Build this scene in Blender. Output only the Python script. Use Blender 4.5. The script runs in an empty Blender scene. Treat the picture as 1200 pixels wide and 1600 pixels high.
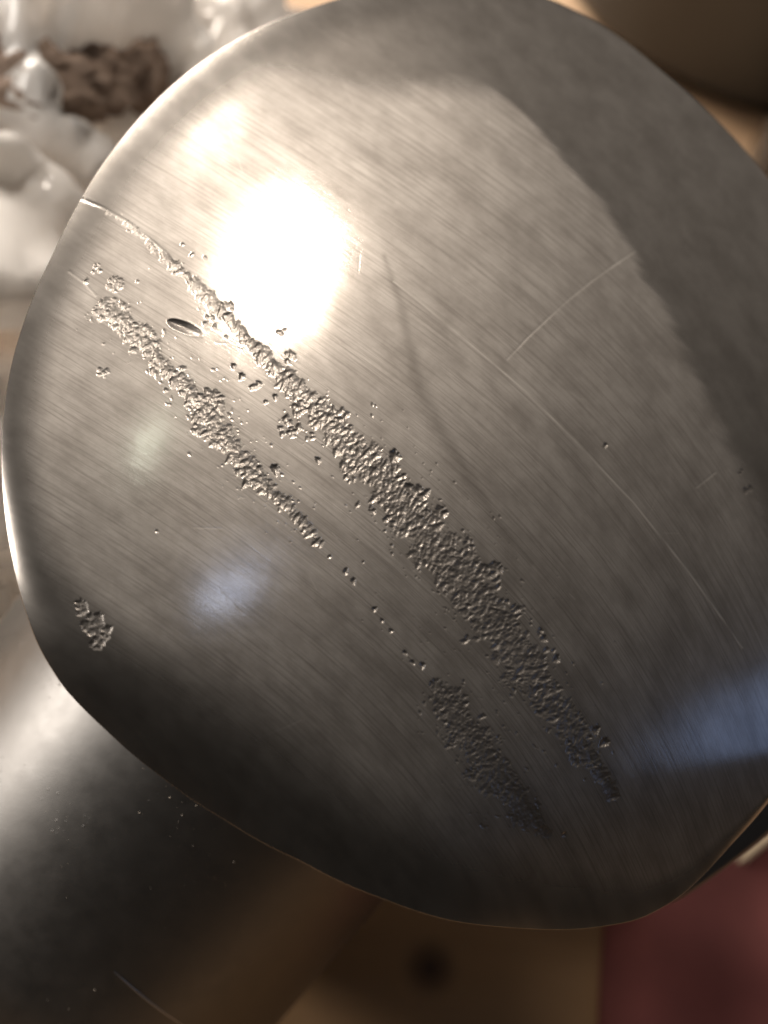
import bpy, bmesh, math, random
import numpy as np
from mathutils import Vector, Matrix

random.seed(7)
rng = np.random.default_rng(11)
scene = bpy.context.scene
COL = scene.collection

# ------------------------------------------------------------------ camera
LENS, SENSOR = 25.733, 24.0                 # 50 degrees tall
FPX = 800 / math.tan(math.radians(25))      # focal length in photo pixels (1200 x 1600)
PITCH, ROLL, CAM_H = math.radians(62), math.radians(10), 0.2925
UP = np.array([math.sin(ROLL) * math.cos(PITCH), math.cos(ROLL) * math.cos(PITCH), math.sin(PITCH)])
_f = np.array([0, 0, -1.0]); _f = _f - (_f @ UP) * UP; FWD = _f / np.linalg.norm(_f)
RGT = np.cross(FWD, UP)
R_CW = np.stack([RGT, FWD, UP])             # camera frame -> world
CAM = np.array([0.0, -0.12, CAM_H])

def to_world(p):
    return np.asarray(p) @ R_CW.T + CAM

def ray(px, py):
    return np.stack([(np.asarray(px) - 600) / FPX, -(np.asarray(py) - 800) / FPX, -np.ones_like(np.asarray(px, float))], -1)

def at(px, py, depth):
    """World point seen at a photo pixel, at a given distance along the lens axis."""
    return Vector(to_world(ray(float(px), float(py)) * depth))

def on_table(px, py, z=0.0):
    d = ray(float(px), float(py)) @ R_CW.T
    return Vector(CAM + d * ((z - CAM[2]) / d[2]))

cam_d = bpy.data.cameras.new("camera")
cam_d.sensor_fit = 'VERTICAL'; cam_d.sensor_height = SENSOR; cam_d.sensor_width = 18.0
cam_d.lens = LENS; cam_d.clip_start = 0.005; cam_d.clip_end = 50
cam_d.dof.use_dof = True; cam_d.dof.focus_distance = 0.162; cam_d.dof.aperture_fstop = 5.8
cam = bpy.data.objects.new("camera", cam_d); COL.objects.link(cam)
M = Matrix(R_CW.tolist()).to_4x4(); M.translation = Vector(CAM)
cam.matrix_world = M
scene.camera = cam

# ------------------------------------------------------------------ world, exposure
world = bpy.data.worlds.new("World"); scene.world = world; world.use_nodes = True
_t = world.node_tree; bg = _t.nodes["Background"]
# the room: lit wall and ceiling ahead, dim behind the photographer
_co = _t.nodes.new('ShaderNodeTexCoord'); _dot = _t.nodes.new('ShaderNodeVectorMath'); _dot.operation = 'DOT_PRODUCT'
_dot.inputs[1].default_value = (-0.10, 0.95, 0.0); _t.links.new(_co.outputs['Generated'], _dot.inputs[0])
_mr = _t.nodes.new('ShaderNodeMapRange'); _mr.interpolation_type = 'SMOOTHSTEP'
_mr.inputs['From Min'].default_value = -0.20; _mr.inputs['From Max'].default_value = 0.65
_mr.inputs['To Min'].default_value = 0.022; _mr.inputs['To Max'].default_value = 0.245
_t.links.new(_dot.outputs['Value'], _mr.inputs['Value']); _t.links.new(_mr.outputs[0], bg.inputs[1])
bg.inputs[0].default_value = (1.0, 0.90, 0.81, 1)
scene.view_settings.view_transform = 'Standard'; scene.view_settings.look = 'None'
scene.view_settings.exposure = 0; scene.view_settings.gamma = 1
scene.cycles.max_bounces = 10; scene.cycles.caustics_reflective = True

# ------------------------------------------------------------------ blade face: depth as a function of the blade chart (photo px), metres
KPX = 0.160 / FPX
def face_depth(px, py):
    X = (px - 600) * KPX; Y = (800 - py) * KPX
    Z = 0.160 + 0.19 * X + 0.29 * Y + X * X / (2 * 0.26) + Y * Y / (2 * 0.24)
    # cupped trailing edge: the face turns down below a soft crease
    q = ((py - 1300) * 430 + (px - 780) * 105) / 442.6 * KPX
    k = np.clip((px - 560) / 320, 0, 1); k = k * k * (3 - 2 * k)
    return Z + 0.42 * k * 0.0042 * np.logaddexp(0, q / 0.0042)

def lamp(name, loc, target, size, size_y, watts, colour, along=None):
    d = bpy.data.lights.new(name, 'AREA'); d.shape = 'ELLIPSE'; d.size = size; d.size_y = size_y
    d.energy = watts; d.color = colour
    o = bpy.data.objects.new(name, d); COL.objects.link(o)
    z = (Vector(loc) - Vector(target)).normalized()
    x = Vector(along) if along is not None else Vector((1, 0, 0)); x = (x - x.dot(z) * z).normalized(); y = z.cross(x)
    m = Matrix((x, y, z)).transposed().to_4x4(); m.translation = Vector(loc); o.matrix_world = m
    return o

for nm, loc, tgt, along_, size, size_y, w, colr in [
    ('desk_lamp', (-0.0666, 0.3127, 0.8324), (-0.0227, -0.011, 0.158), (0.327, 0.891, -0.316), 0.0734, 0.1284, 1.9, (1.0, 0.88, 0.76)),
    ('ceiling_bulb', (-0.3464, 0.888, 1.4639), (-0.0376, 0.0125, 0.1608), (0.453, 0.813, -0.365), 0.0244, 0.011, 0.17, (1.0, 0.9, 0.78)),
    ('blue_lamp', (-0.0214, -0.0967, 1.3486), (-0.0193, -0.0596, 0.1502), (0.889, 0.458, 0.018), 0.1076, 0.0753, 0.075, (0.55, 0.68, 1.0)),
    ('small_lamp', (-0.284, 0.1721, 1.3079), (-0.0345, -0.0421, 0.154), (0.502, 0.864, -0.035), 0.0442, 0.0354, 0.05, (0.85, 1.0, 0.85)),
    ('window_light', (1.3156, -0.3038, 0.8705), (0.0647, -0.056, 0.1327), (-0.007, 0.933, 0.359), 0.50, 0.36, 0.22, (0.34, 0.52, 1.0)),
]:
    lamp(nm, loc, tgt, size, size_y, w, colr, along_)
_p = ray(60.0, 1200.0) * 0.19
lamp("side_lamp", Vector(to_world(_p + 0.8 * np.array([-0.87, 0.27, 0.41]))), Vector(to_world(_p)), 0.3, 0.3, 3.6, (1.0, 0.93, 0.86))
lamp("back_fill", (-0.75, 1.0, 0.7), (-0.08, 0.1, 0.05), 0.7, 0.5, 30.0, (1.0, 0.90, 0.80))  # added fill with no visible source, brightens the bag and far wood

# ------------------------------------------------------------------ helpers
def link_mesh(name, verts, faces, mat, parent=None, smooth=True, loc=None):
    me = bpy.data.meshes.new(name)
    me.from_pydata([tuple(v) for v in verts], [], faces); me.update()
    if smooth: me.polygons.foreach_set("use_smooth", [True] * len(me.polygons))
    o = bpy.data.objects.new(name, me); COL.objects.link(o)
    if mat: me.materials.append(mat)
    if parent: o.parent = parent
    if loc is not None: o.location = loc
    return o

def tag(o, label=None, cat=None, group=None, kind=None):
    if label: o['label'] = label
    if cat: o['category'] = cat
    if group: o['group'] = group
    if kind: o['kind'] = kind
    return o

def empty(name, loc, label, cat):
    o = bpy.data.objects.new(name, None); COL.objects.link(o); o.location = loc
    o.empty_display_size = 0.02
    return tag(o, label, cat)

class Nodes:
    def __init__(self, name):
        self.m = bpy.data.materials.new(name); self.m.use_nodes = True
        self.t = self.m.node_tree; self.t.nodes.clear()
        self.out = self.t.nodes.new('ShaderNodeOutputMaterial')
    def n(self, kind, **kw):
        nd = self.t.nodes.new('ShaderNode' + kind)
        for k, v in kw.items():
            if k.startswith('i_'):
                key = k[2:]
                nd.inputs[int(key) if key.isdigit() else key.replace('_', ' ')].default_value = v
            else: setattr(nd, k, v)
        return nd
    def l(self, a, b): self.t.links.new(a, b)
    def math(self, op, a, b=None, c=None, clamp=False):
        nd = self.t.nodes.new('ShaderNodeMath'); nd.operation = op; nd.use_clamp = clamp
        for i, v in enumerate((a, b, c)):
            if v is None: continue
            if isinstance(v, (int, float)): nd.inputs[i].default_value = v
            else: self.l(v, nd.inputs[i])
        return nd.outputs[0]
    def mixc(self, f, a, b):
        nd = self.t.nodes.new('ShaderNodeMix'); nd.data_type = 'RGBA'
        for s, v in ((nd.inputs[0], f), (nd.inputs[6], a), (nd.inputs[7], b)):
            if isinstance(v, (int, float)): s.default_value = v
            elif isinstance(v, tuple): s.default_value = (*v, 1) if len(v) == 3 else v
            else: self.l(v, s)
        return nd.outputs[2]
    def ramp(self, f, stops):
        nd = self.t.nodes.new('ShaderNodeValToRGB'); self.l(f, nd.inputs[0])
        el = nd.color_ramp.elements
        while len(el) < len(stops): el.new(0.5)
        for e, (p, c) in zip(el, stops):
            e.position = p; e.color = (*c, 1) if isinstance(c, tuple) else (c, c, c, 1)
        return nd.outputs[0]
    def noise(self, vec, scale, detail=3, rough=0.55):
        nd = self.n('TexNoise', i_Scale=scale, i_Detail=detail, i_Roughness=rough)
        if vec is not None: self.l(vec, nd.inputs['Vector'])
        return nd.outputs[0]
    def scaled(self, vec, sx, sy, sz=1.0):
        nd = self.n('Mapping'); nd.inputs['Scale'].default_value = (sx, sy, sz); self.l(vec, nd.inputs['Vector'])
        return nd.outputs[0]

# ------------------------------------------------------------------ materials
def mat_blade():
    N = Nodes("brushed_stainless")
    uv = N.n('UVMap', uv_map='brush').outputs[0]
    at_ = lambda nm: N.n('Attribute', attribute_name=nm).outputs['Fac']
    brushed, pit, stain = at_('brushed'), at_('pit'), at_('stain')
    fine = N.noise(N.scaled(uv, 0.006, 0.27), 1.0, 4, 0.7)
    coarse = N.noise(N.scaled(uv, 0.005, 0.14), 1.0, 4, 0.65)
    patch = N.noise(N.scaled(uv, 0.010, 0.020), 1.0, 4, 0.55)
    grain = N.noise(N.scaled(uv, 0.07, 0.40), 1.0, 3, 0.7)
    h = N.math('ADD', N.math('MULTIPLY', fine, 0.6), N.math('MULTIPLY', coarse, 0.4))
    h = N.math('ADD', h, N.math('MULTIPLY', grain, 0.55))
    h = N.math('MULTIPLY', h, N.math('MULTIPLY', brushed, N.math('SUBTRACT', 1.0, N.math('MULTIPLY', pit, 0.7))))
    bump = N.n('Bump', i_Strength=0.25, i_Distance=0.00005); N.l(h, bump.inputs['Height'])
    mott = N.noise(N.scaled(uv, 0.022, 0.035), 1.0, 5, 0.65)
    base = N.mixc(N.ramp(N.math('MULTIPLY', N.math('ADD', patch, mott), 0.5), [(0.38, 0.0), (0.60, 1.0)]), (0.455, 0.42, 0.382), (0.64, 0.598, 0.55))
    base = N.mixc(N.math('MULTIPLY', brushed, N.ramp(fine, [(0.35, 0.55), (0.50, 0.0)])), base, (0.36, 0.325, 0.29))
    base = N.mixc(N.math('MULTIPLY', stain, 0.6), base, (0.17, 0.15, 0.13))
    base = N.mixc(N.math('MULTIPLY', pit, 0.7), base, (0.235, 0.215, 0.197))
    base = N.mixc(at_('scratch'), base, (0.88, 0.83, 0.76))
    base = N.mixc(brushed, N.mixc(0.42, base, (0.16, 0.145, 0.13)), base)
    tan = N.n('Tangent', direction_type='UV_MAP', uv_map='brush').outputs[0]
    def gl(ro, an):
        g = N.n('BsdfAnisotropic', distribution='GGX', i_Anisotropy=an)
        N.l(base, g.inputs['Color']); N.l(bump.outputs[0], g.inputs['Normal']); N.l(tan, g.inputs['Tangent'])
        if isinstance(ro, float): g.inputs['Roughness'].default_value = ro
        else: N.l(ro, g.inputs['Roughness'])
        return g
    rvar = N.math('MULTIPLY_ADD', fine, 0.05, N.math('MULTIPLY_ADD', brushed, -0.085, 0.19))
    sharp = gl(N.math('MULTIPLY_ADD', pit, 0.16, rvar), 0.0)
    wide = gl(0.48, 0.0)
    mx = N.n('MixShader'); N.l(sharp.outputs[0], mx.inputs[1]); N.l(wide.outputs[0], mx.inputs[2])
    f = N.math('MULTIPLY_ADD', pit, 0.15, N.math('MULTIPLY_ADD', brushed, N.math('MULTIPLY_ADD', fine, 0.30, 0.33), 0.04), clamp=True)
    N.l(f, mx.inputs[0]); N.l(mx.outputs[0], N.out.inputs[0])
    return N.m

def mat_hub():
    N = Nodes("dull_stainless")
    co = N.n('TexCoord').outputs['Object']
    b = N.noise(co, 260, 4, 0.6); sp = N.n('TexVoronoi', i_Scale=900.0); N.l(co, sp.inputs['Vector'])
    dots = N.ramp(sp.outputs[0], [(0.05, 1.0), (0.16, 0.0)])
    rare = N.ramp(N.noise(co, 90, 2), [(0.56, 0.0), (0.66, 1.0)])
    dust = N.math('MULTIPLY', dots, rare)
    bump = N.n('Bump', i_Strength=0.35, i_Distance=0.0002)
    N.l(N.math('ADD', N.math('MULTIPLY', b, 0.3), dust), bump.inputs['Height'])
    p = N.n('BsdfPrincipled', i_Metallic=1.0); p.inputs['Base Color'].default_value = (0.25, 0.24, 0.228, 1)
    N.l(N.math('MULTIPLY_ADD', b, 0.16, 0.34), p.inputs['Roughness']); N.l(bump.outputs[0], p.inputs['Normal'])
    N.l(p.outputs[0], N.out.inputs[0]); return N.m

def mat_wood(name, lo, hi, dark, knot=None):
    N = Nodes(name)
    co = N.n('TexCoord').outputs['Object']
    g = N.noise(N.scaled(co, 4, 60, 60), 1.0, 5, 0.6)
    g2 = N.noise(N.scaled(co, 2.5, 22, 22), 1.0, 3)
    c = N.mixc(g, lo, hi)
    c = N.mixc(N.ramp(g2, [(0.35, 0.6), (0.6, 0.0)]), c, dark)
    if knot is not None:
        v = N.n('VectorMath', operation='DISTANCE'); N.l(co, v.inputs[0]); v.inputs[1].default_value = knot
        c = N.mixc(N.ramp(v.outputs['Value'], [(0.0025, 1.0), (0.006, 0.0)]), c, (0.03, 0.012, 0.008))
    p = N.n('BsdfPrincipled', i_Roughness=0.5); N.l(c, p.inputs['Base Color'])
    N.l(p.outputs[0], N.out.inputs[0]); return N.m

def mat_simple(name, col, rough=0.5, metal=0.0, noise=0.0, scale=60):
    N = Nodes(name)
    p = N.n('BsdfPrincipled', i_Roughness=rough, i_Metallic=metal)
    co = N.n('TexCoord').outputs['Object']
    f = N.noise(co, scale, 4)
    N.l(N.mixc(f, tuple(c * (1 - noise) for c in col), tuple(min(1, c * (1 + noise)) for c in col)), p.inputs['Base Color'])
    N.l(p.outputs[0], N.out.inputs[0]); return N.m

def mat_plastic():
    N = Nodes("clear_plastic_film")
    co = N.n('TexCoord').outputs['Object']
    g = N.n('BsdfPrincipled', i_Roughness=0.10); g.inputs['Base Color'].default_value = (0.96, 0.94, 0.91, 1)
    d = N.n('BsdfTranslucent'); d.inputs[0].default_value = (0.96, 0.93, 0.89, 1)
    t = N.n('BsdfTransparent'); t.inputs[0].default_value = (0.96, 0.95, 0.94, 1)
    m1 = N.n('MixShader', i_0=0.35); N.l(g.outputs[0], m1.inputs[1]); N.l(d.outputs[0], m1.inputs[2])
    m2 = N.n('MixShader'); N.l(m1.outputs[0], m2.inputs[1]); N.l(t.outputs[0], m2.inputs[2])
    N.l(N.ramp(N.noise(co, 18, 2), [(0.52, 0.02), (0.64, 0.75)]), m2.inputs[0])
    N.l(m2.outputs[0], N.out.inputs[0]); return N.m

def mat_glass():
    N = Nodes("jar_glass")
    g = N.n('BsdfPrincipled', i_Roughness=0.05, i_IOR=1.45); g.inputs['Transmission Weight'].default_value = 1.0
    g.inputs['Base Color'].default_value = (0.92, 0.95, 0.97, 1)
    N.l(g.outputs[0], N.out.inputs[0]); return N.m

BLADE, HUB = mat_blade(), mat_hub()
EDGE = mat_simple('darkened_edge', (0.05, 0.046, 0.042), 0.75, 1.0, 0.2, 300)  # blade metal darkened at edge and back to suppress bright reflections there
WOOD = mat_wood("pine_table", (0.52, 0.34, 0.20), (0.78, 0.56, 0.37), (0.45, 0.27, 0.15))
BOARD = mat_wood("darker_wood", (0.27, 0.155, 0.072), (0.46, 0.28, 0.135), (0.15, 0.075, 0.033), on_table(672, 1512))

# ------------------------------------------------------------------ the setting: table top
tv = [(-1.2, -0.6, -0.016), (1.4, -0.6, -0.016), (1.4, 1.6, -0.016), (-1.2, 1.6, -0.016)]
tv += [(x, y, -0.05) for x, y, _ in tv]
table = link_mesh("table_top", tv, [(0, 1, 2, 3), (7, 6, 5, 4), (0, 4, 5, 1), (1, 5, 6, 2), (2, 6, 7, 3), (3, 7, 4, 0)], WOOD, smooth=False)
tag(table, kind='structure')
bm = bmesh.new(); bmesh.ops.create_cube(bm, size=1.0)  # separate slab over the near part of the table, in darker brown
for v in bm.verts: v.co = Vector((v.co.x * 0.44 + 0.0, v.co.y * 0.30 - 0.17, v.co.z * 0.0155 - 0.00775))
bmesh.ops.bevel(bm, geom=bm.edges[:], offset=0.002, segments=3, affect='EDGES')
me = bpy.data.meshes.new("near_slab"); bm.to_mesh(me); bm.free(); me.materials.append(BOARD)
board = bpy.data.objects.new("near_slab", me); COL.objects.link(board)
tag(board, "slab in darker brown than the table, with a knot, under the propeller", "board")

# ------------------------------------------------------------------ propeller
prop = empty("boat_propeller", at(188, 1325, 0.2285), "silver stainless steel boat propeller with eroded pits along its brushed blade", "propeller")
PW = np.array(prop.location)

OUT = np.array([(560,-10),(650,-27),(750,-26),(860,-2),(950,45),(1030,108),(1110,178),(1160,230),(1215,298),(1280,390),(1335,520),(1365,690),(1362,850),(1335,1000),(1285,1130),(1215,1235),(1140,1322),(1065,1400),(1000,1437),(910,1452),(800,1450),(700,1438),(600,1405),(470,1345),(350,1280),(250,1212),(165,1140),(100,1075),(60,1010),(35,940),(18,870),(6,790),(2,720),(6,640),(20,560),(46,480),(84,395),(130,305),(200,205),(300,108),(400,46),(480,14)], float)
CEN = np.array([680.0, 700.0])
def periodic(th, thk, val, sm):
    g = np.linspace(-np.pi, np.pi, 1441)[:-1]
    o = np.argsort(thk); t = np.concatenate([thk[o] - 2*np.pi, thk[o], thk[o] + 2*np.pi]); v = np.tile(val[o], 3)
    y = np.interp(g, t, v)
    k = np.exp(-0.5 * (np.arange(-60, 61) * 0.25 / sm) ** 2); k /= k.sum()
    y = np.convolve(np.concatenate([y[-60:], y, y[:60]]), k, 'valid')
    return np.interp(th, np.concatenate([g, [np.pi]]), np.concatenate([y, y[:1]]))
_thk = np.arctan2(OUT[:, 1] - CEN[1], OUT[:, 0] - CEN[0]); _rk = np.hypot(*(OUT - CEN).T)
radius = lambda th: periodic(th, _thk, _rk, 1.2)
# width (px) and drop (m) of the rolled-over edge round the blade
CURL = np.array([(600,-20,70,.0030,.82),(860,0,14,.001,.99),(1110,180,7,.0006,1),(1360,700,7,.0006,1),(1215,1235,7,.0006,1),(1065,1400,40,.0015,.5),(910,1452,120,.0050,.5),(700,1438,160,.009,.58),(600,1405,180,.011,.66),(350,1280,230,.017,.72),(165,1140,210,.015,.72),(60,1010,140,.009,.74),(18,870,80,.0045,.72),(2,720,70,.0030,.72),(46,480,70,.0028,.74),(130,305,80,.0032,.68),(300,108,85,.0036,.66),(480,14,80,.0035,.68)], float)
_thc = np.arctan2(CURL[:, 1] - CEN[1], CURL[:, 0] - CEN[0])
curl_w = lambda th: periodic(th, _thc, CURL[:, 2], 2.5)
curl_c = lambda th: periodic(th, _thc, CURL[:, 4], 2.5)
curl_d = lambda th: periodic(th, _thc, CURL[:, 3], 2.5)

# --- relief raster in chart coordinates (2 samples per px): erosion pits as overlapping craters
X0, Y0, RS = -60, -80, 2.0
HW, HH = int(1480 * RS), int(1580 * RS)
relief = np.zeros((HH, HW), np.float32); scr = np.zeros((HH, HW), np.float32); pitm = np.zeros((HH, HW), np.float32); stain = np.zeros((HH, HW), np.float32)

def stamp(x, y, r, depth, ax=1.0, ang=0.0, rim=0.0, lump=1.0):
    R = r * max(ax, 1) * 1.5
    i0, i1 = int((x - R - X0) * RS), int((x + R - X0) * RS) + 2
    j0, j1 = int((y - R - Y0) * RS), int((y + R - Y0) * RS) + 2
    if i0 < 0 or j0 < 0 or i1 >= HW or j1 >= HH: return
    gx = (np.arange(i0, i1) / RS + X0 - x)[None, :]; gy = (np.arange(j0, j1) / RS + Y0 - y)[:, None]
    c, s = math.cos(ang), math.sin(ang)
    u = (gx * c + gy * s) / ax; v = -gx * s + gy * c
    q = np.sqrt(u * u + v * v) / r
    q = q * (1 + lump * 0.13 * np.sin(2 * np.arctan2(v, u) + x) + lump * 0.13 * np.sin(3 * np.arctan2(v, u) + 2 * y) + lump * 0.10 * np.sin(7 * np.arctan2(v, u) + y))
    h = np.where(q < 1, -depth * (1 - q ** 2), 0) + depth * rim * np.exp(-((q - 1.1) / 0.16) ** 2)
    w = relief[j0:j1, i0:i1]
    relief[j0:j1, i0:i1] = np.where(h < 0, np.minimum(w, h), np.where(w < -0.05, w, np.maximum(w, h)))
    pm = pitm[j0:j1, i0:i1]; np.maximum(pm, np.clip(1.25 - q, 0, 0.35) / 0.35, out=pm)

def along(path, n, fn):
    p = np.array(path, float); seg = np.hypot(*np.diff(p[:, :2], axis=0).T)
    area = seg * (p[:-1, 2] + p[1:, 2]); cum = np.concatenate([[0], np.cumsum(area)]) / area.sum()
    for _ in range(n):
        t = rng.random(); i = min(np.searchsorted(cum, t) - 1, len(seg) - 1); i = max(i, 0)
        f = (t - cum[i]) / (cum[i + 1] - cum[i]); x, y, w = p[i, :3] * (1 - f) + p[i + 1, :3] * f
        d = (p[i + 1, :2] - p[i, :2]) / seg[i]
        fn(x, y, w, d)

MAIN = [(130,312,0.8),(200,350,1.6),(250,395,3.5),(300,440,7),(345,487,10),(400,545,11),(450,595,15),(500,645,22),(550,700,30),(600,755,38),(650,820,42),(700,880,50),(750,935,46),(790,990,44),(830,1045,40),(865,1100,30),(900,1150,24),(930,1195,13),(960,1245,6)]
SECOND = [(160,470,16),(175,490,26),(205,510,20),(240,555,18),(280,600,19),(325,645,26),(350,690,20),(390,735,22),(410,755,14),(440,785,12),(480,825,8),(500,855,5)]
THIRD = [(676,1066,12),(710,1105,27),(740,1160,34),(775,1210,36),(810,1250,30),(835,1285,17),(856,1306,6)]
_vn = rng.random((160, 160))
def vnoise(x, y, s):
    x = x / s + 40; y = y / s + 40; i = int(x); j = int(y); u = x - i; v = y - j; u = u*u*(3-2*u); v = v*v*(3-2*v)
    g = lambda a, b: _vn[b % 160, a % 160]
    return (g(i, j)*(1-u) + g(i+1, j)*u)*(1-v) + (g(i, j+1)*(1-u) + g(i+1, j+1)*u)*v
def grit(rmin, rmax, k=0.26):
    def f(x, y, w, d):
        o = np.clip(rng.normal(0, 0.58), -2.1, 1.7) * w
        q = abs(o) / w; X = x - d[1] * o; Y = y + d[0] * o
        if q > 0.35 and vnoise(X, Y, 13) < 0.20 + 0.45 * (q - 0.35) / 0.65: return
        r = rmin + (rmax - rmin) * rng.random() ** 2.2; r = min(r, w * 0.6 + 1.6)
        r *= 1.0 + 0.25 * (abs(o) < 0.3 * w)
        stamp(x - d[1] * o, y + d[0] * o, r, k * r * (0.6 + 0.7 * rng.random()), 1 + 1.1 * rng.random(), math.atan2(d[1], d[0]) - 1.75 + rng.normal(0, .35))
    return f
along(MAIN, 4600, grit(1.2, 5.0)); along(SECOND, 1500, grit(1.2, 4.6)); along(THIRD, 2300, grit(1.2, 4.0))
def stray(x, y, w, d):
    o = rng.normal(0, 1.0) * (w + 6); r = 0.9 + 1.5 * rng.random() ** 3
    stamp(x - d[1] * o, y + d[0] * o, r, 0.3 * r, 1 + rng.random(), math.atan2(d[1], d[0]) + rng.normal(0, .4))
along(MAIN, 420, stray); along(SECOND, 230, stray); along(THIRD, 160, stray)
def cluster(x, y, r, n, r0, r1, k=0.28):
    for _ in range(n):
        a, q = rng.random() * 6.283, r * math.sqrt(rng.random())
        rr = r0 + (r1 - r0) * rng.random(); stamp(x + q * math.cos(a), y + q * math.sin(a), rr, k * rr)
for c in [(181,444,12,40,2,4.5),(150,420,8,7,2,3.5),(452,668,16,16,3,6),(484,682,7,6,2,3.5),(328,626,18,40,3,6),(160,583,8,10,2.5,4.5),
          (308,672,8,10,2.5,4.5),(402,606,8,6,3,5),(470,640,12,16,3,5.5),(655,770,14,6,5,8),(690,800,9,4,4,7),(650,785,10,4,4,7),
          (770,890,12,18,3,6),(735,850,9,6,3,5),(900,1180,16,26,3,5.5),(740,1210,8,14,2.5,4.5),(330,500,12,8,2,4),(355,480,8,6,2,4),(440,518,6,5,2,3.5),(452,560,9,9,2.4,4),
          (395,745,16,26,3,6.5),(125,950,10,20,3,6),(145,975,16,50,3,7),(160,990,14,30,3,7),(152,1008,9,14,3,5),(1168,765,6,8,2,4),(1158,738,3,3,1.5,3),(600,790,22,12,3,6),(625,820,14,8,3,6)]:
    cluster(*c)
for x, y, r in [(617,713,9),(430,733,7),(497,719,4.5),(640,762,7),(660,775,6.5),(693,803,6),(945,1160,7.5),(931,1141,6.5),(921,1152,4),(870,1030,6),(850,998,5),(845,985,4),
                (793,940,3.5),(515,870,2.5),(540,893,4),(552,908,4),(585,952,4),(597,970,3),(611,986,3),(633,1020,3.5),(645,1035,3.5),(660,1040,4.5),(180,500,5),(365,572,4),(378,588,5),(215,440,2.5),(946,696,3.5),
                (300,398,3),(285,382,3),(320,402,2.5),(455,590,6),(245,830,2.5),(882,1304,4),(430,620,4),(415,628,3),(135,440,4)]:
    stamp(x, y, r, 0.40 * r, 1 + 0.3 * rng.random(), rng.random() * 3)
stamp(287, 511, 8.8, 5.5, 3.2, math.radians(21), rim=0.03, lump=0.12)       # long gouge
# fine roughness inside eroded bands
nz = rng.random((HH // 3 + 2, HW // 3 + 2)).astype(np.float32)
nz = np.kron(nz, np.ones((3, 3), np.float32))[:HH, :HW]
relief += (nz - 0.5) * 0.35 * np.clip(pitm, 0, 1)
def blur(a, n=1):
    for _ in range(n):
        a = (np.roll(a, 1, 0) + 2 * a + np.roll(a, -1, 0)) / 4; a = (np.roll(a, 1, 1) + 2 * a + np.roll(a, -1, 1)) / 4
    return a
# residue round the eroded bands
halo = pitm[::8, ::8].copy()
halo = blur(halo, 10); hj = np.clip((np.arange(HH) / 8).astype(int), 0, halo.shape[0] - 1); hi = np.clip((np.arange(HW) / 8).astype(int), 0, halo.shape[1] - 1)
halo = blur(halo[hj][:, hi], 6)
stain = np.maximum(stain, np.clip(halo * 0.55, 0, 0.35))
relief = blur(relief, 1); pitm = blur(pitm, 2)
# scratches
def scratch(pts, w, depth, pale=0.6):
    p = np.array(pts, float)
    for (xa, ya), (xb, yb) in zip(p[:-1], p[1:]):
        n = int(math.hypot(xb - xa, yb - ya) * RS)
        for k in range(n):
            f = k / n; x = xa + (xb - xa) * f; y = ya + (yb - ya) * f
            i, j = int((x - X0) * RS), int((y - Y0) * RS); m = int(w * RS) + 2
            gx = (np.arange(i - m, i + m + 1) / RS + X0 - x)[None]; gy = (np.arange(j - m, j + m + 1) / RS + Y0 - y)[:, None]
            g = np.exp(-(gx * gx + gy * gy) / (w * w)) * depth * (0.25 + 0.95 * vnoise(x, y, 24) if pale < 0.9 else 1.0)
            t = relief[j - m:j + m + 1, i - m:i + m + 1]; q = scr[j - m:j + m + 1, i - m:i + m + 1]; np.maximum(q, g / abs(depth) * abs(pale), out=q)
            if depth > 0: np.minimum(t, -g, out=t, where=g > 0.1 * depth)
            else: np.maximum(t, -g, out=t, where=g > -0.1 * depth)
scratch([(615,440),(720,525),(820,610),(900,690),(990,785),(1070,885),(1130,968),(1160,1012)], 1.5, 0.32, 0.85)
scratch([(993,392),(960,414),(925,439),(890,467),(858,496),(825,527),(792,562)], 1.4, 0.3, 0.85)
scratch([(1118,738),(1088,762)], 1.3, 0.25)
scratch([(128,311),(160,324),(195,344),(230,370),(262,398)], 2.2, 0.7, 0.5)
scratch([(108,424),(130,440),(150,462)], 2.0, 0.5, 0.4)
for _ in range(80):
    x, y = rng.random() * 1000 + 90, rng.random() * 1000 + 130; L = 12 + 70 * rng.random() ** 2
    an = math.radians(32 + 22 * (x + y) / 2200) + (rng.normal(0, 0.08) if rng.random() < 0.65 else rng.normal(0, 0.9))
    if 200 < x and x + y < 1900: scratch([(x, y), (x + L * math.cos(an), y + L * math.sin(an))], 0.9, 0.12, 0.12 + 0.30 * rng.random() ** 2)
scratch([(316,904),(322,912)], 2.2, -1.2)
scratch([(843.5,524.5),(846,526)], 2.6, -1.2, 1.0)
cluster_specks = []
for x, y in cluster_specks: stamp(x, y, 3.2, -2.6, rim=0)
# stains
def smear(pts, s):
    p = np.array(pts, float)
    for (xa, ya, wa), (xb, yb, wb) in zip(p[:-1], p[1:]):
        i0, i1 = int((min(xa, xb) - 60 - X0) * RS), int((max(xa, xb) + 60 - X0) * RS)
        j0, j1 = int((min(ya, yb) - 60 - Y0) * RS), int((max(ya, yb) + 60 - Y0) * RS)
        gx = (np.arange(i0, i1) / RS + X0)[None]; gy = (np.arange(j0, j1) / RS + Y0)[:, None]
        L2 = (xb - xa) ** 2 + (yb - ya) ** 2
        f = np.clip(((gx - xa) * (xb - xa) + (gy - ya) * (yb - ya)) / L2, 0, 1)
        d = np.hypot(gx - xa - f * (xb - xa), gy - ya - f * (yb - ya)) / (wa + f * (wb - wa))
        t = stain[j0:j1, i0:i1]; np.maximum(t, s * np.exp(-d * d), out=t)
smear([(600,400,4),(625,470,7),(645,560,9),(655,610,12),(690,670,13),(730,740,12),(775,810,9),(830,880,6)], 0.55)
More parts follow.
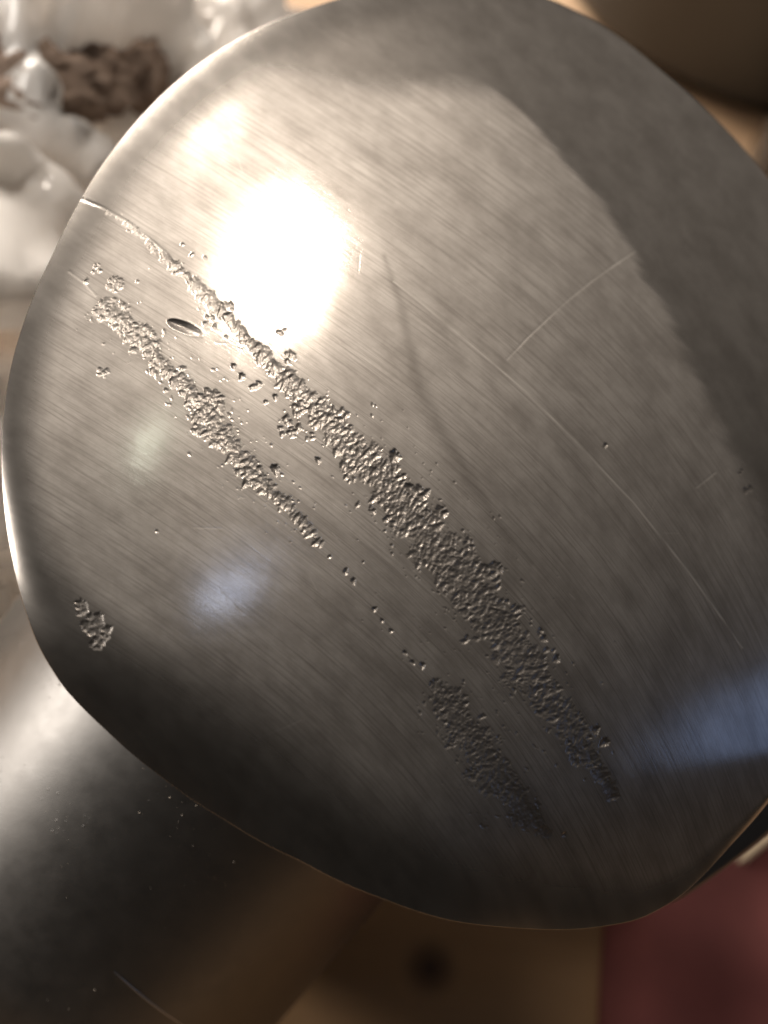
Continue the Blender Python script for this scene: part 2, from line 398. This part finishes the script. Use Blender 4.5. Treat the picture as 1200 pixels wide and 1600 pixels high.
smear([(610,830,8),(660,880,16),(720,960,12),(780,1030,9)], 0.4)
smear([(700,650,22),(790,800,26),(900,980,30),(960,1120,24)], 0.22)
smear([(1000,700,34),(1060,850,40),(1040,1000,30)], 0.16)
smear([(200,760,30),(280,900,40)], 0.18)
smear([(840,960,6),(900,1090,8),(960,1210,6)], 0.45)

def sample(a, px, py):
    fx = np.clip((px - X0) * RS, 0, HW - 2.001); fy = np.clip((py - Y0) * RS, 0, HH - 2.001)
    i = fx.astype(int); j = fy.astype(int); u = fx - i; v = fy - j
    return a[j, i] * (1-u) * (1-v) + a[j, i+1] * u * (1-v) + a[j+1, i] * (1-u) * v + a[j+1, i+1] * u * v

def sstep(a, b, x):
    t = np.clip((x - a) / (b - a), 0, 1); return t * t * (3 - 2 * t)

def build_blade(NB=1150):
    g = np.linspace(-1, 1, NB)
    xx, yy = np.meshgrid(g, g)
    u = xx * np.sqrt(1 - yy * yy / 2); v = yy * np.sqrt(1 - xx * xx / 2)
    rho = np.hypot(u, v); th = np.arctan2(v, u)
    # gather samples at the rim, where the edge turns over
    rr = radius(th.ravel()).reshape(th.shape)
    px = CEN[0] + rho * rr * np.cos(th); py = CEN[1] + rho * rr * np.sin(th)
    e = (1 - rho) * rr
    cw = curl_w(th.ravel()).reshape(th.shape); cd = curl_d(th.ravel()).reshape(th.shape)
    t = np.clip(1 - e / cw, 0, 1) * curl_c(th.ravel()).reshape(th.shape)
    drop = cd * (1 - np.sqrt(np.clip(1 - t ** 2.6, 0, 1)))
    rel = sample(relief, px, py) * (1 - t ** 4)
    wav = np.zeros_like(px)
    for wl, am in ((330, .035), (190, .010)):          # hand-ground undulation, mm
        for _k in range(4):
            a = rng.random() * 6.283; wav += am * np.sin((px * math.cos(a) + py * math.sin(a)) * 6.283 / wl / (0.8 + 0.5 * rng.random()) + rng.random() * 6.283)
    depth = face_depth(px, py) + drop - rel * KPX + wav * 1e-3
    front = ray(px, py) * depth[..., None]
    V = front.reshape(-1, 3)
    # loop round the border
    idx = np.arange(NB * NB).reshape(NB, NB)
    loop = np.concatenate([idx[0, :-1], idx[:-1, -1], idx[-1, :0:-1], idx[:0:-1, 0]])
    a = idx[:-1, :-1].ravel(); b = idx[:-1, 1:].ravel(); c = idx[1:, 1:].ravel(); d = idx[1:, :-1].ravel()
    quads = [np.stack([a, d, c, b], -1)]
    # back face: rings going in, following the face at a growing distance
    lt, lr = th.ravel()[loop], rr.ravel()[loop]; ld = (face_depth(px, py) + drop).ravel()[loop]
    prev = loop; base = len(V); allv = [V]; nl = len(loop)
    cx, cy = px.ravel()[loop], py.ravel()[loop]
    for k in (1.0, 0.994, 0.98, 0.95, 0.85, 0.65, 0.35, 0.02):
        qx = CEN[0] + k * lr * np.cos(lt); qy = CEN[1] + k * lr * np.sin(lt)
        add = 0.0007 + 0.011 * (1 - k) ** 0.6
        dep = face_depth(qx, qy) + (ld - face_depth(cx, cy)) * np.clip((k - 0.7) / 0.3, 0, 1) + add
        allv.append(ray(qx, qy) * dep[:, None])
        cur = base + np.arange(nl); base += nl
        quads.append(np.stack([prev, np.roll(prev, -1), np.roll(cur, -1), cur], -1))
        prev = cur
    V = np.concatenate(allv); Q = np.concatenate(quads).astype(np.int32)
    W = to_world(V) - PW
    me = bpy.data.meshes.new("blade")
    me.vertices.add(len(W)); me.vertices.foreach_set("co", W.astype(np.float32).ravel())
    me.loops.add(Q.size); me.loops.foreach_set("vertex_index", Q.ravel())
    me.polygons.add(len(Q)); me.polygons.foreach_set("loop_start", np.arange(0, Q.size, 4, dtype=np.int32))
    me.polygons.foreach_set("use_smooth", np.ones(len(Q), bool))
    me.update(calc_edges=True)
    # attributes
    PX = np.full(len(V), 700.0); PY = np.full(len(V), 700.0); PX[:NB*NB] = px.ravel(); PY[:NB*NB] = py.ravel()
    # limit of the brushed area
    bl = np.array([(380,62),(470,98),(560,122),(640,122),(690,112),(740,120),(800,165),(860,220),(930,300),(985,385),(1040,490),(1085,570),(1120,645),(1170,760),(1230,900),(1300,1100)], float)
    lim = np.interp(PY, bl[4:, 1], bl[4:, 0])
    gs = 0.85 * PX + 0.52 * PY; gw = -0.52 * PX + 0.85 * PY
    tab = blur(rng.random((256, 256)), 1)
    def tn(a, b):
        i = np.floor(a).astype(int); j = np.floor(b).astype(int); fu = a - i; fv = b - j
        T = lambda p, q: tab[q % 256, p % 256]
        return (T(i, j)*(1-fu) + T(i+1, j)*fu)*(1-fv) + (T(i, j+1)*(1-fu) + T(i+1, j+1)*fu)*fv
    WOB = 34 * (tn(gs / 60, gw / 6) - .5) + 30 * (tn(gs / 90 + 50, gw / 25) - .5) + 14 * (tn(gs / 20, gw / 2.5 + 90) - .5)
    soft = np.interp(PY, [90, 650, 1000], [14, 30, 120])
    br = sstep(0, 1, (lim - PX + WOB + soft * .5) / soft)
    top = np.interp(PX, bl[:6, 0], bl[:6, 1]); br *= sstep(0, 1, (PY - top - WOB * 0.8 + 20) / 65)
    ee = np.zeros(len(V)); ee[:NB*NB] = (e / np.maximum(cw, 1)).ravel()
    br *= sstep(0.15, 1.1, ee)
    for nm, val in (("brushed", br), ("pit", sample(pitm, PX, PY)), ("stain", sample(stain, PX, PY)), ("scratch", sample(scr, PX, PY))):
        at_ = me.attributes.new(nm, 'FLOAT', 'POINT'); at_.data.foreach_set("value", val.astype(np.float32))
    s = 0.85 * (PX - 150) + 0.52 * (PY - 500); w = -0.52 * (PX - 150) + 0.85 * (PY - 500)
    w = w - 0.577 * np.sign(s) * np.abs(s) ** 3 / (3 * 1060.0 ** 2)
    uv = np.stack([s, w], -1).astype(np.float32)
    ul = me.uv_layers.new(name="brush"); ul.data.foreach_set("uv", uv[Q.ravel()].ravel())
    me.materials.append(BLADE); me.materials.append(EDGE)
    mi = np.zeros(len(Q), np.int32); mi[(NB - 1) ** 2:] = 1; me.polygons.foreach_set('material_index', mi)
    o = bpy.data.objects.new("blade", me); COL.objects.link(o); o.parent = prop
    return o
build_blade()

def build_second_blade():
    """The next blade round the hub: a thick plate behind the first, only its rim shows."""
    edge = [(1040, 1412), (1075, 1390), (1110, 1366), (1150, 1336), (1190, 1304), (1240, 1262), (1290, 1200), (1320, 1100), (1300, 980), (1230, 880), (1100, 850), (950, 900), (800, 1000), (640, 1070), (560, 1160), (600, 1250), (740, 1340), (930, 1400)]
    cx, cy = 1030.0, 1150.0; n = len(edge); V = []; F = []
    rings = [(1.0, 0.0), (1.03, 0.0012), (1.035, 0.0026), (1.02, 0.0042), (0.9, 0.006), (0.5, 0.008)]
    V.append(to_world(ray(cx, cy) * 0.196) - PW)
    for k, dz in rings:
        for x, y in edge:
            V.append(to_world(ray(cx + (x - cx) * k, cy + (y - cy) * k) * (0.190 - 0.03 * (y - cy) * KPX + dz)) - PW)
    F += [(0, 1 + (i + 1) % n, 1 + i) for i in range(n)]
    for r in range(len(rings) - 1):
        for i in range(n):
            F.append((1 + r*n + i, 1 + r*n + (i+1) % n, 1 + (r+1)*n + (i+1) % n, 1 + (r+1)*n + i))
    V.append(to_world(ray(cx, cy) * 0.199) - PW); q = len(V) - 1; b0 = 1 + (len(rings) - 1) * n
    F += [(q, b0 + i, b0 + (i + 1) % n) for i in range(n)]
    o = link_mesh("blade", V, F, HUB, prop)
    m = o.modifiers.new("smooth", 'SUBSURF'); m.levels = 2; m.render_levels = 2
    o['label'] = "second blade showing only as a dark rim behind the first"
build_second_blade()

# hub: a turned barrel, its far end behind the blade
A = np.array([-0.62, -0.77, -0.12]); A /= np.linalg.norm(A)
E0 = ray(188.0, 1325.0) * 0.2285 + A * 0.024
HUB_R = 0.0475
def build_hub():
    ex = np.cross(A, [0, 0, 1.0]); ex /= np.linalg.norm(ex); ey = np.cross(A, ex)
    prof = [(0.0, 0.30), (0.0, 0.90), (0.0005, 0.965), (0.002, 0.99), (0.02, 1.0), (0.06, 1.0), (0.076, 0.995), (0.081, 0.98), (0.084, 0.95), (0.085, 0.90), (0.085, 0.30)]
    n = 160; V = []; F = []
    for s, r in prof:
        for k in range(n):
            a = 2 * math.pi * k / n
            V.append(to_world(E0 - A * s + (ex * math.cos(a) + ey * math.sin(a)) * r * HUB_R) - PW)
    m = len(prof)
    for i in range(m):
        for k in range(n):
            F.append((i*n+k, i*n+(k+1) % n, ((i+1) % m)*n+(k+1) % n, ((i+1) % m)*n+k))
    return link_mesh("hub", V, F, HUB, prop)
build_hub()
def build_blade_root():
    V = []; F = []; n = 48
    for dep, k in ((0.166, 1.30), (0.169, 1.10), (0.174, 1.0), (0.180, 1.0), (0.190, 1.08), (0.200, 1.2)):
        for i in range(n):
            a_ = 2 * math.pi * i / n; u, v = 170 * k * math.cos(a_), 75 * k * math.sin(a_)
            V.append(to_world(ray(400 + 0.84 * u - 0.54 * v, 1100 + 0.54 * u + 0.84 * v) * dep) - PW)
    for r in range(5):
        for i in range(n): F.append((r*n + i, r*n + (i+1) % n, (r+1)*n + (i+1) % n, (r+1)*n + i))
    link_mesh("blade_root", V, F, HUB, prop)
build_blade_root()
def build_grit():
    V = []; F = []; ex = np.cross(A, [0, 0, 1.0]); ex /= np.linalg.norm(ex); ey = np.cross(A, ex)
    for k in range(52):
        if k < 30: px_, py_ = rng.normal(285, 40), rng.normal(1265, 55)
        else: px_, py_ = rng.uniform(0, 420), rng.uniform(1130, 1580)
        d = ray(px_, py_); o = -E0; dp = d - (d @ A) * A; op = o - (o @ A) * A     # ray against the barrel
        a_, b_, c_ = dp @ dp, 2 * dp @ op, op @ op - HUB_R ** 2
        q = b_ * b_ - 4 * a_ * c_
        if q < 0: continue
        p = d * ((-b_ - math.sqrt(q)) / (2 * a_)); s_ = -(p - E0) @ A
        if not 0.009 < s_ < 0.075: continue
        r = 0.00006 + 0.00018 * rng.random() ** 4; b0 = len(V)
        for w in ((1,0,0),(-1,0,0),(0,1,0),(0,-1,0),(0,0,1),(0,0,-1)):
            V.append(to_world(p + np.array(w) * r * (0.6 + 0.8 * rng.random())) - PW)
        F += [(b0+a, b0+b, b0+c) for a, b, c in ((0,2,4),(2,1,4),(1,3,4),(3,0,4),(2,0,5),(1,2,5),(3,1,5),(0,3,5))]
    o = link_mesh("dust_specks", V, F, mat_simple("pale_grit", (0.55, 0.48, 0.40), 0.4, 0.3, 0.3, 900), prop)
    o['kind'] = "stuff"
def on_barrel(px_, py_):
    d = ray(px_, py_); o = -E0; dp = d - (d @ A) * A; op = o - (o @ A) * A
    a_, b_, c_ = dp @ dp, 2 * dp @ op, op @ op - HUB_R ** 2
    return d * ((-b_ - math.sqrt(b_ * b_ - 4 * a_ * c_)) / (2 * a_))
def build_hub_scratch():
    V = []; F = []; m = 26
    for k in range(m):
        f = k / (m - 1); p = on_barrel(178 + 125 * f, 1518 + 95 * f + 5 * math.sin(f * 3.1)); w = 0.00028 * math.sin(math.pi * min(1, 0.08 + f * 1.1) * 0.9) + 0.00003
        for dx, dz in ((-1, 0), (0, 1), (1, 0)):
            V.append(to_world(p + np.array([-0.6, -0.76, 0]) * dx * w * 0.6 + np.array([0, 0, 1.0]) * (dz * w * 0.7 + 0.00002)) - PW)
    for k in range(m - 1):
        for j in range(2): a_ = k * 3 + j; F.append((a_, a_ + 1, a_ + 4, a_ + 3))
    link_mesh("scratch_burr", V, F, mat_simple("bare_burr", (0.75, 0.73, 0.70), 0.35, 1.0, 0.1, 400), prop)
build_hub_scratch()
build_grit()

# ------------------------------------------------------------------ behind: bag, pot, jar, cloth
PLASTIC, GLASS = mat_plastic(), mat_glass()
def crumple(name, centre, rad, mat, seed, sub=5, amp=0.35, parent=None):
    from mathutils import noise as mn
    bm = bmesh.new(); bmesh.ops.create_icosphere(bm, subdivisions=sub, radius=1)
    for v in bm.verts:
        p = v.co.copy()
        q = p * 1.6 + Vector((seed, seed * 1.7, 0))
        q = q + Vector((mn.noise(q * 1.7), mn.noise(q * 1.7 + Vector((9, 0, 0))), 0)) * 0.5
        d = mn.noise(q) * 0.5
        for fr, am in ((1.5, 0.70), (3.2, 0.48), (7.0, 0.24)):        # folds with sharp creases
            d += am * (abs(mn.noise(q * fr)) ** 0.75 - 0.3)
        v.co = Vector((p.x * rad[0], p.y * rad[1], p.z * rad[2])) * (1 + amp * d * 1.6)
    for v in bm.verts: v.co.z = max(v.co.z, -centre[2] - 0.014)
    me = bpy.data.meshes.new(name); bm.to_mesh(me); bm.free()
    me.polygons.foreach_set('use_smooth', [True] * len(me.polygons)); me.materials.append(mat)
    o = bpy.data.objects.new(name, me); COL.objects.link(o); o.location = centre
    if parent: o.parent = parent
    return o
c = at(-10, 410, 0.325)
bag = crumple("plastic_bag", c, (0.10, 0.115, 0.095), PLASTIC, 3.1, 6, 0.46)
tag(bag, "crumpled clear plastic bag standing behind the left side of the blade", "bag")

PAPER = mat_simple("brown_paper", (0.30, 0.22, 0.17), 0.8, 0, 0.5, 70)
for px_, py_, dp, r_, sd, lab in [(90, 122, 0.2475, (0.016, 0.011, 0.009), 1.3, "crumpled brown paper lump showing through the plastic bag, left of the two"),
                               (222, 110, 0.258, (0.006, 0.010, 0.008), 5.7, "small dark brown paper lump by the bag edge nearest the blade")]:
    tag(crumple("paper_lump", at(px_, py_, dp), r_, PAPER, sd, 5, 0.26), lab, "paper", "brown paper lumps in the plastic bag")

def lathe(name, prof, mat, parent=None, n=72, loc=None):
    V = []; F = []
    for r, z in prof:
        for k in range(n):
            a = 2 * math.pi * k / n; V.append((r * math.cos(a), r * math.sin(a), z))
    for i in range(len(prof) - 1):
        for k in range(n): F.append((i*n+k, i*n+(k+1) % n, (i+1)*n+(k+1) % n, (i+1)*n+k))
    return link_mesh(name, V, F, mat, parent, loc=loc)
STEEL = mat_simple("dark_pot_metal", (0.075, 0.078, 0.08), 0.40, 1.0, 0.15, 20)
b = on_table(1125, 172, -0.016); away = Vector((b.x - CAM[0], b.y - CAM[1], 0)).normalized()
b = b + away * 0.11
pot = lathe("metal_pot", [(0.001, .002), (0.105, .002), (0.109, .004), (0.110, .009), (0.110, .12), (0.113, .124), (0.107, .124), (0.106, .012), (0.001, .010)], STEEL, loc=(b.x, b.y, -0.016))
tag(pot, "dark grey metal pot standing on the wood behind the blade tip", "pot")
b = on_table(1268, 300, -0.016)
jar = lathe("glass_jar", [(0.001, .001), (0.026, .001), (0.029, .006), (0.029, .05), (0.026, .056), (0.024, .056), (0.027, .05), (0.027, .008), (0.001, .006)], GLASS, loc=(b.x, b.y, -0.016))
tag(jar, "clear glass jar at the right edge in front of the dark pot", "jar")

p0, p1 = on_table(1070, 1408, 0.002), on_table(1235, 1268, 0.002)  # bar added as a pale line beside the red cloth
bm = bmesh.new(); bmesh.ops.create_cube(bm, size=1.0); L = (p1 - p0).length
for v in bm.verts: v.co = Vector((v.co.x * L, v.co.y * 0.0032, v.co.z * 0.0036))
bmesh.ops.bevel(bm, geom=bm.edges[:], offset=0.0009, segments=2, affect='EDGES')
me = bpy.data.meshes.new("pale_strip"); bm.to_mesh(me); bm.free(); me.materials.append(mat_simple("pale_strip_beige", (0.72, 0.58, 0.40), 0.6, 0, 0.1, 200))
strip = bpy.data.objects.new("pale_strip", me); COL.objects.link(strip)
strip.location = (p0 + p1) / 2 + Vector((0, 0, 0.006)); strip.rotation_euler = (0, 0, math.atan2(p1.y - p0.y, p1.x - p0.x))
tag(strip, "thin pale beige strip beside the red cloth, below the trailing edge", "strip")

RED = mat_simple("red_cloth", (0.15, 0.042, 0.038), 0.9, 0, 0.25, 90)
def cloth():
    from mathutils import noise as mn
    o0 = on_table(940, 1440); n = 60; V = []; F = []
    for j in range(n + 1):
        for i in range(n + 1):
            x = i / n * 0.16; y = -0.10 + j / n * 0.17
            z = 0.004 + 0.011 * (mn.noise(Vector((x * 25, y * 25, 0))) + 0.5)
            e = min(i, n - i, j, n - j) / n
            V.append((o0.x + x, o0.y + y, max(0.001, z * min(1, e * 14 + .2))))
    for j in range(n):
        for i in range(n): F.append((j*(n+1)+i, j*(n+1)+i+1, (j+1)*(n+1)+i+1, (j+1)*(n+1)+i))
    o = link_mesh("red_cloth", V, F, RED)
    md = o.modifiers.new("thick", 'SOLIDIFY'); md.thickness = 0.001
    return o
tag(cloth(), "dark red cloth lying on the table below the blade", "cloth")
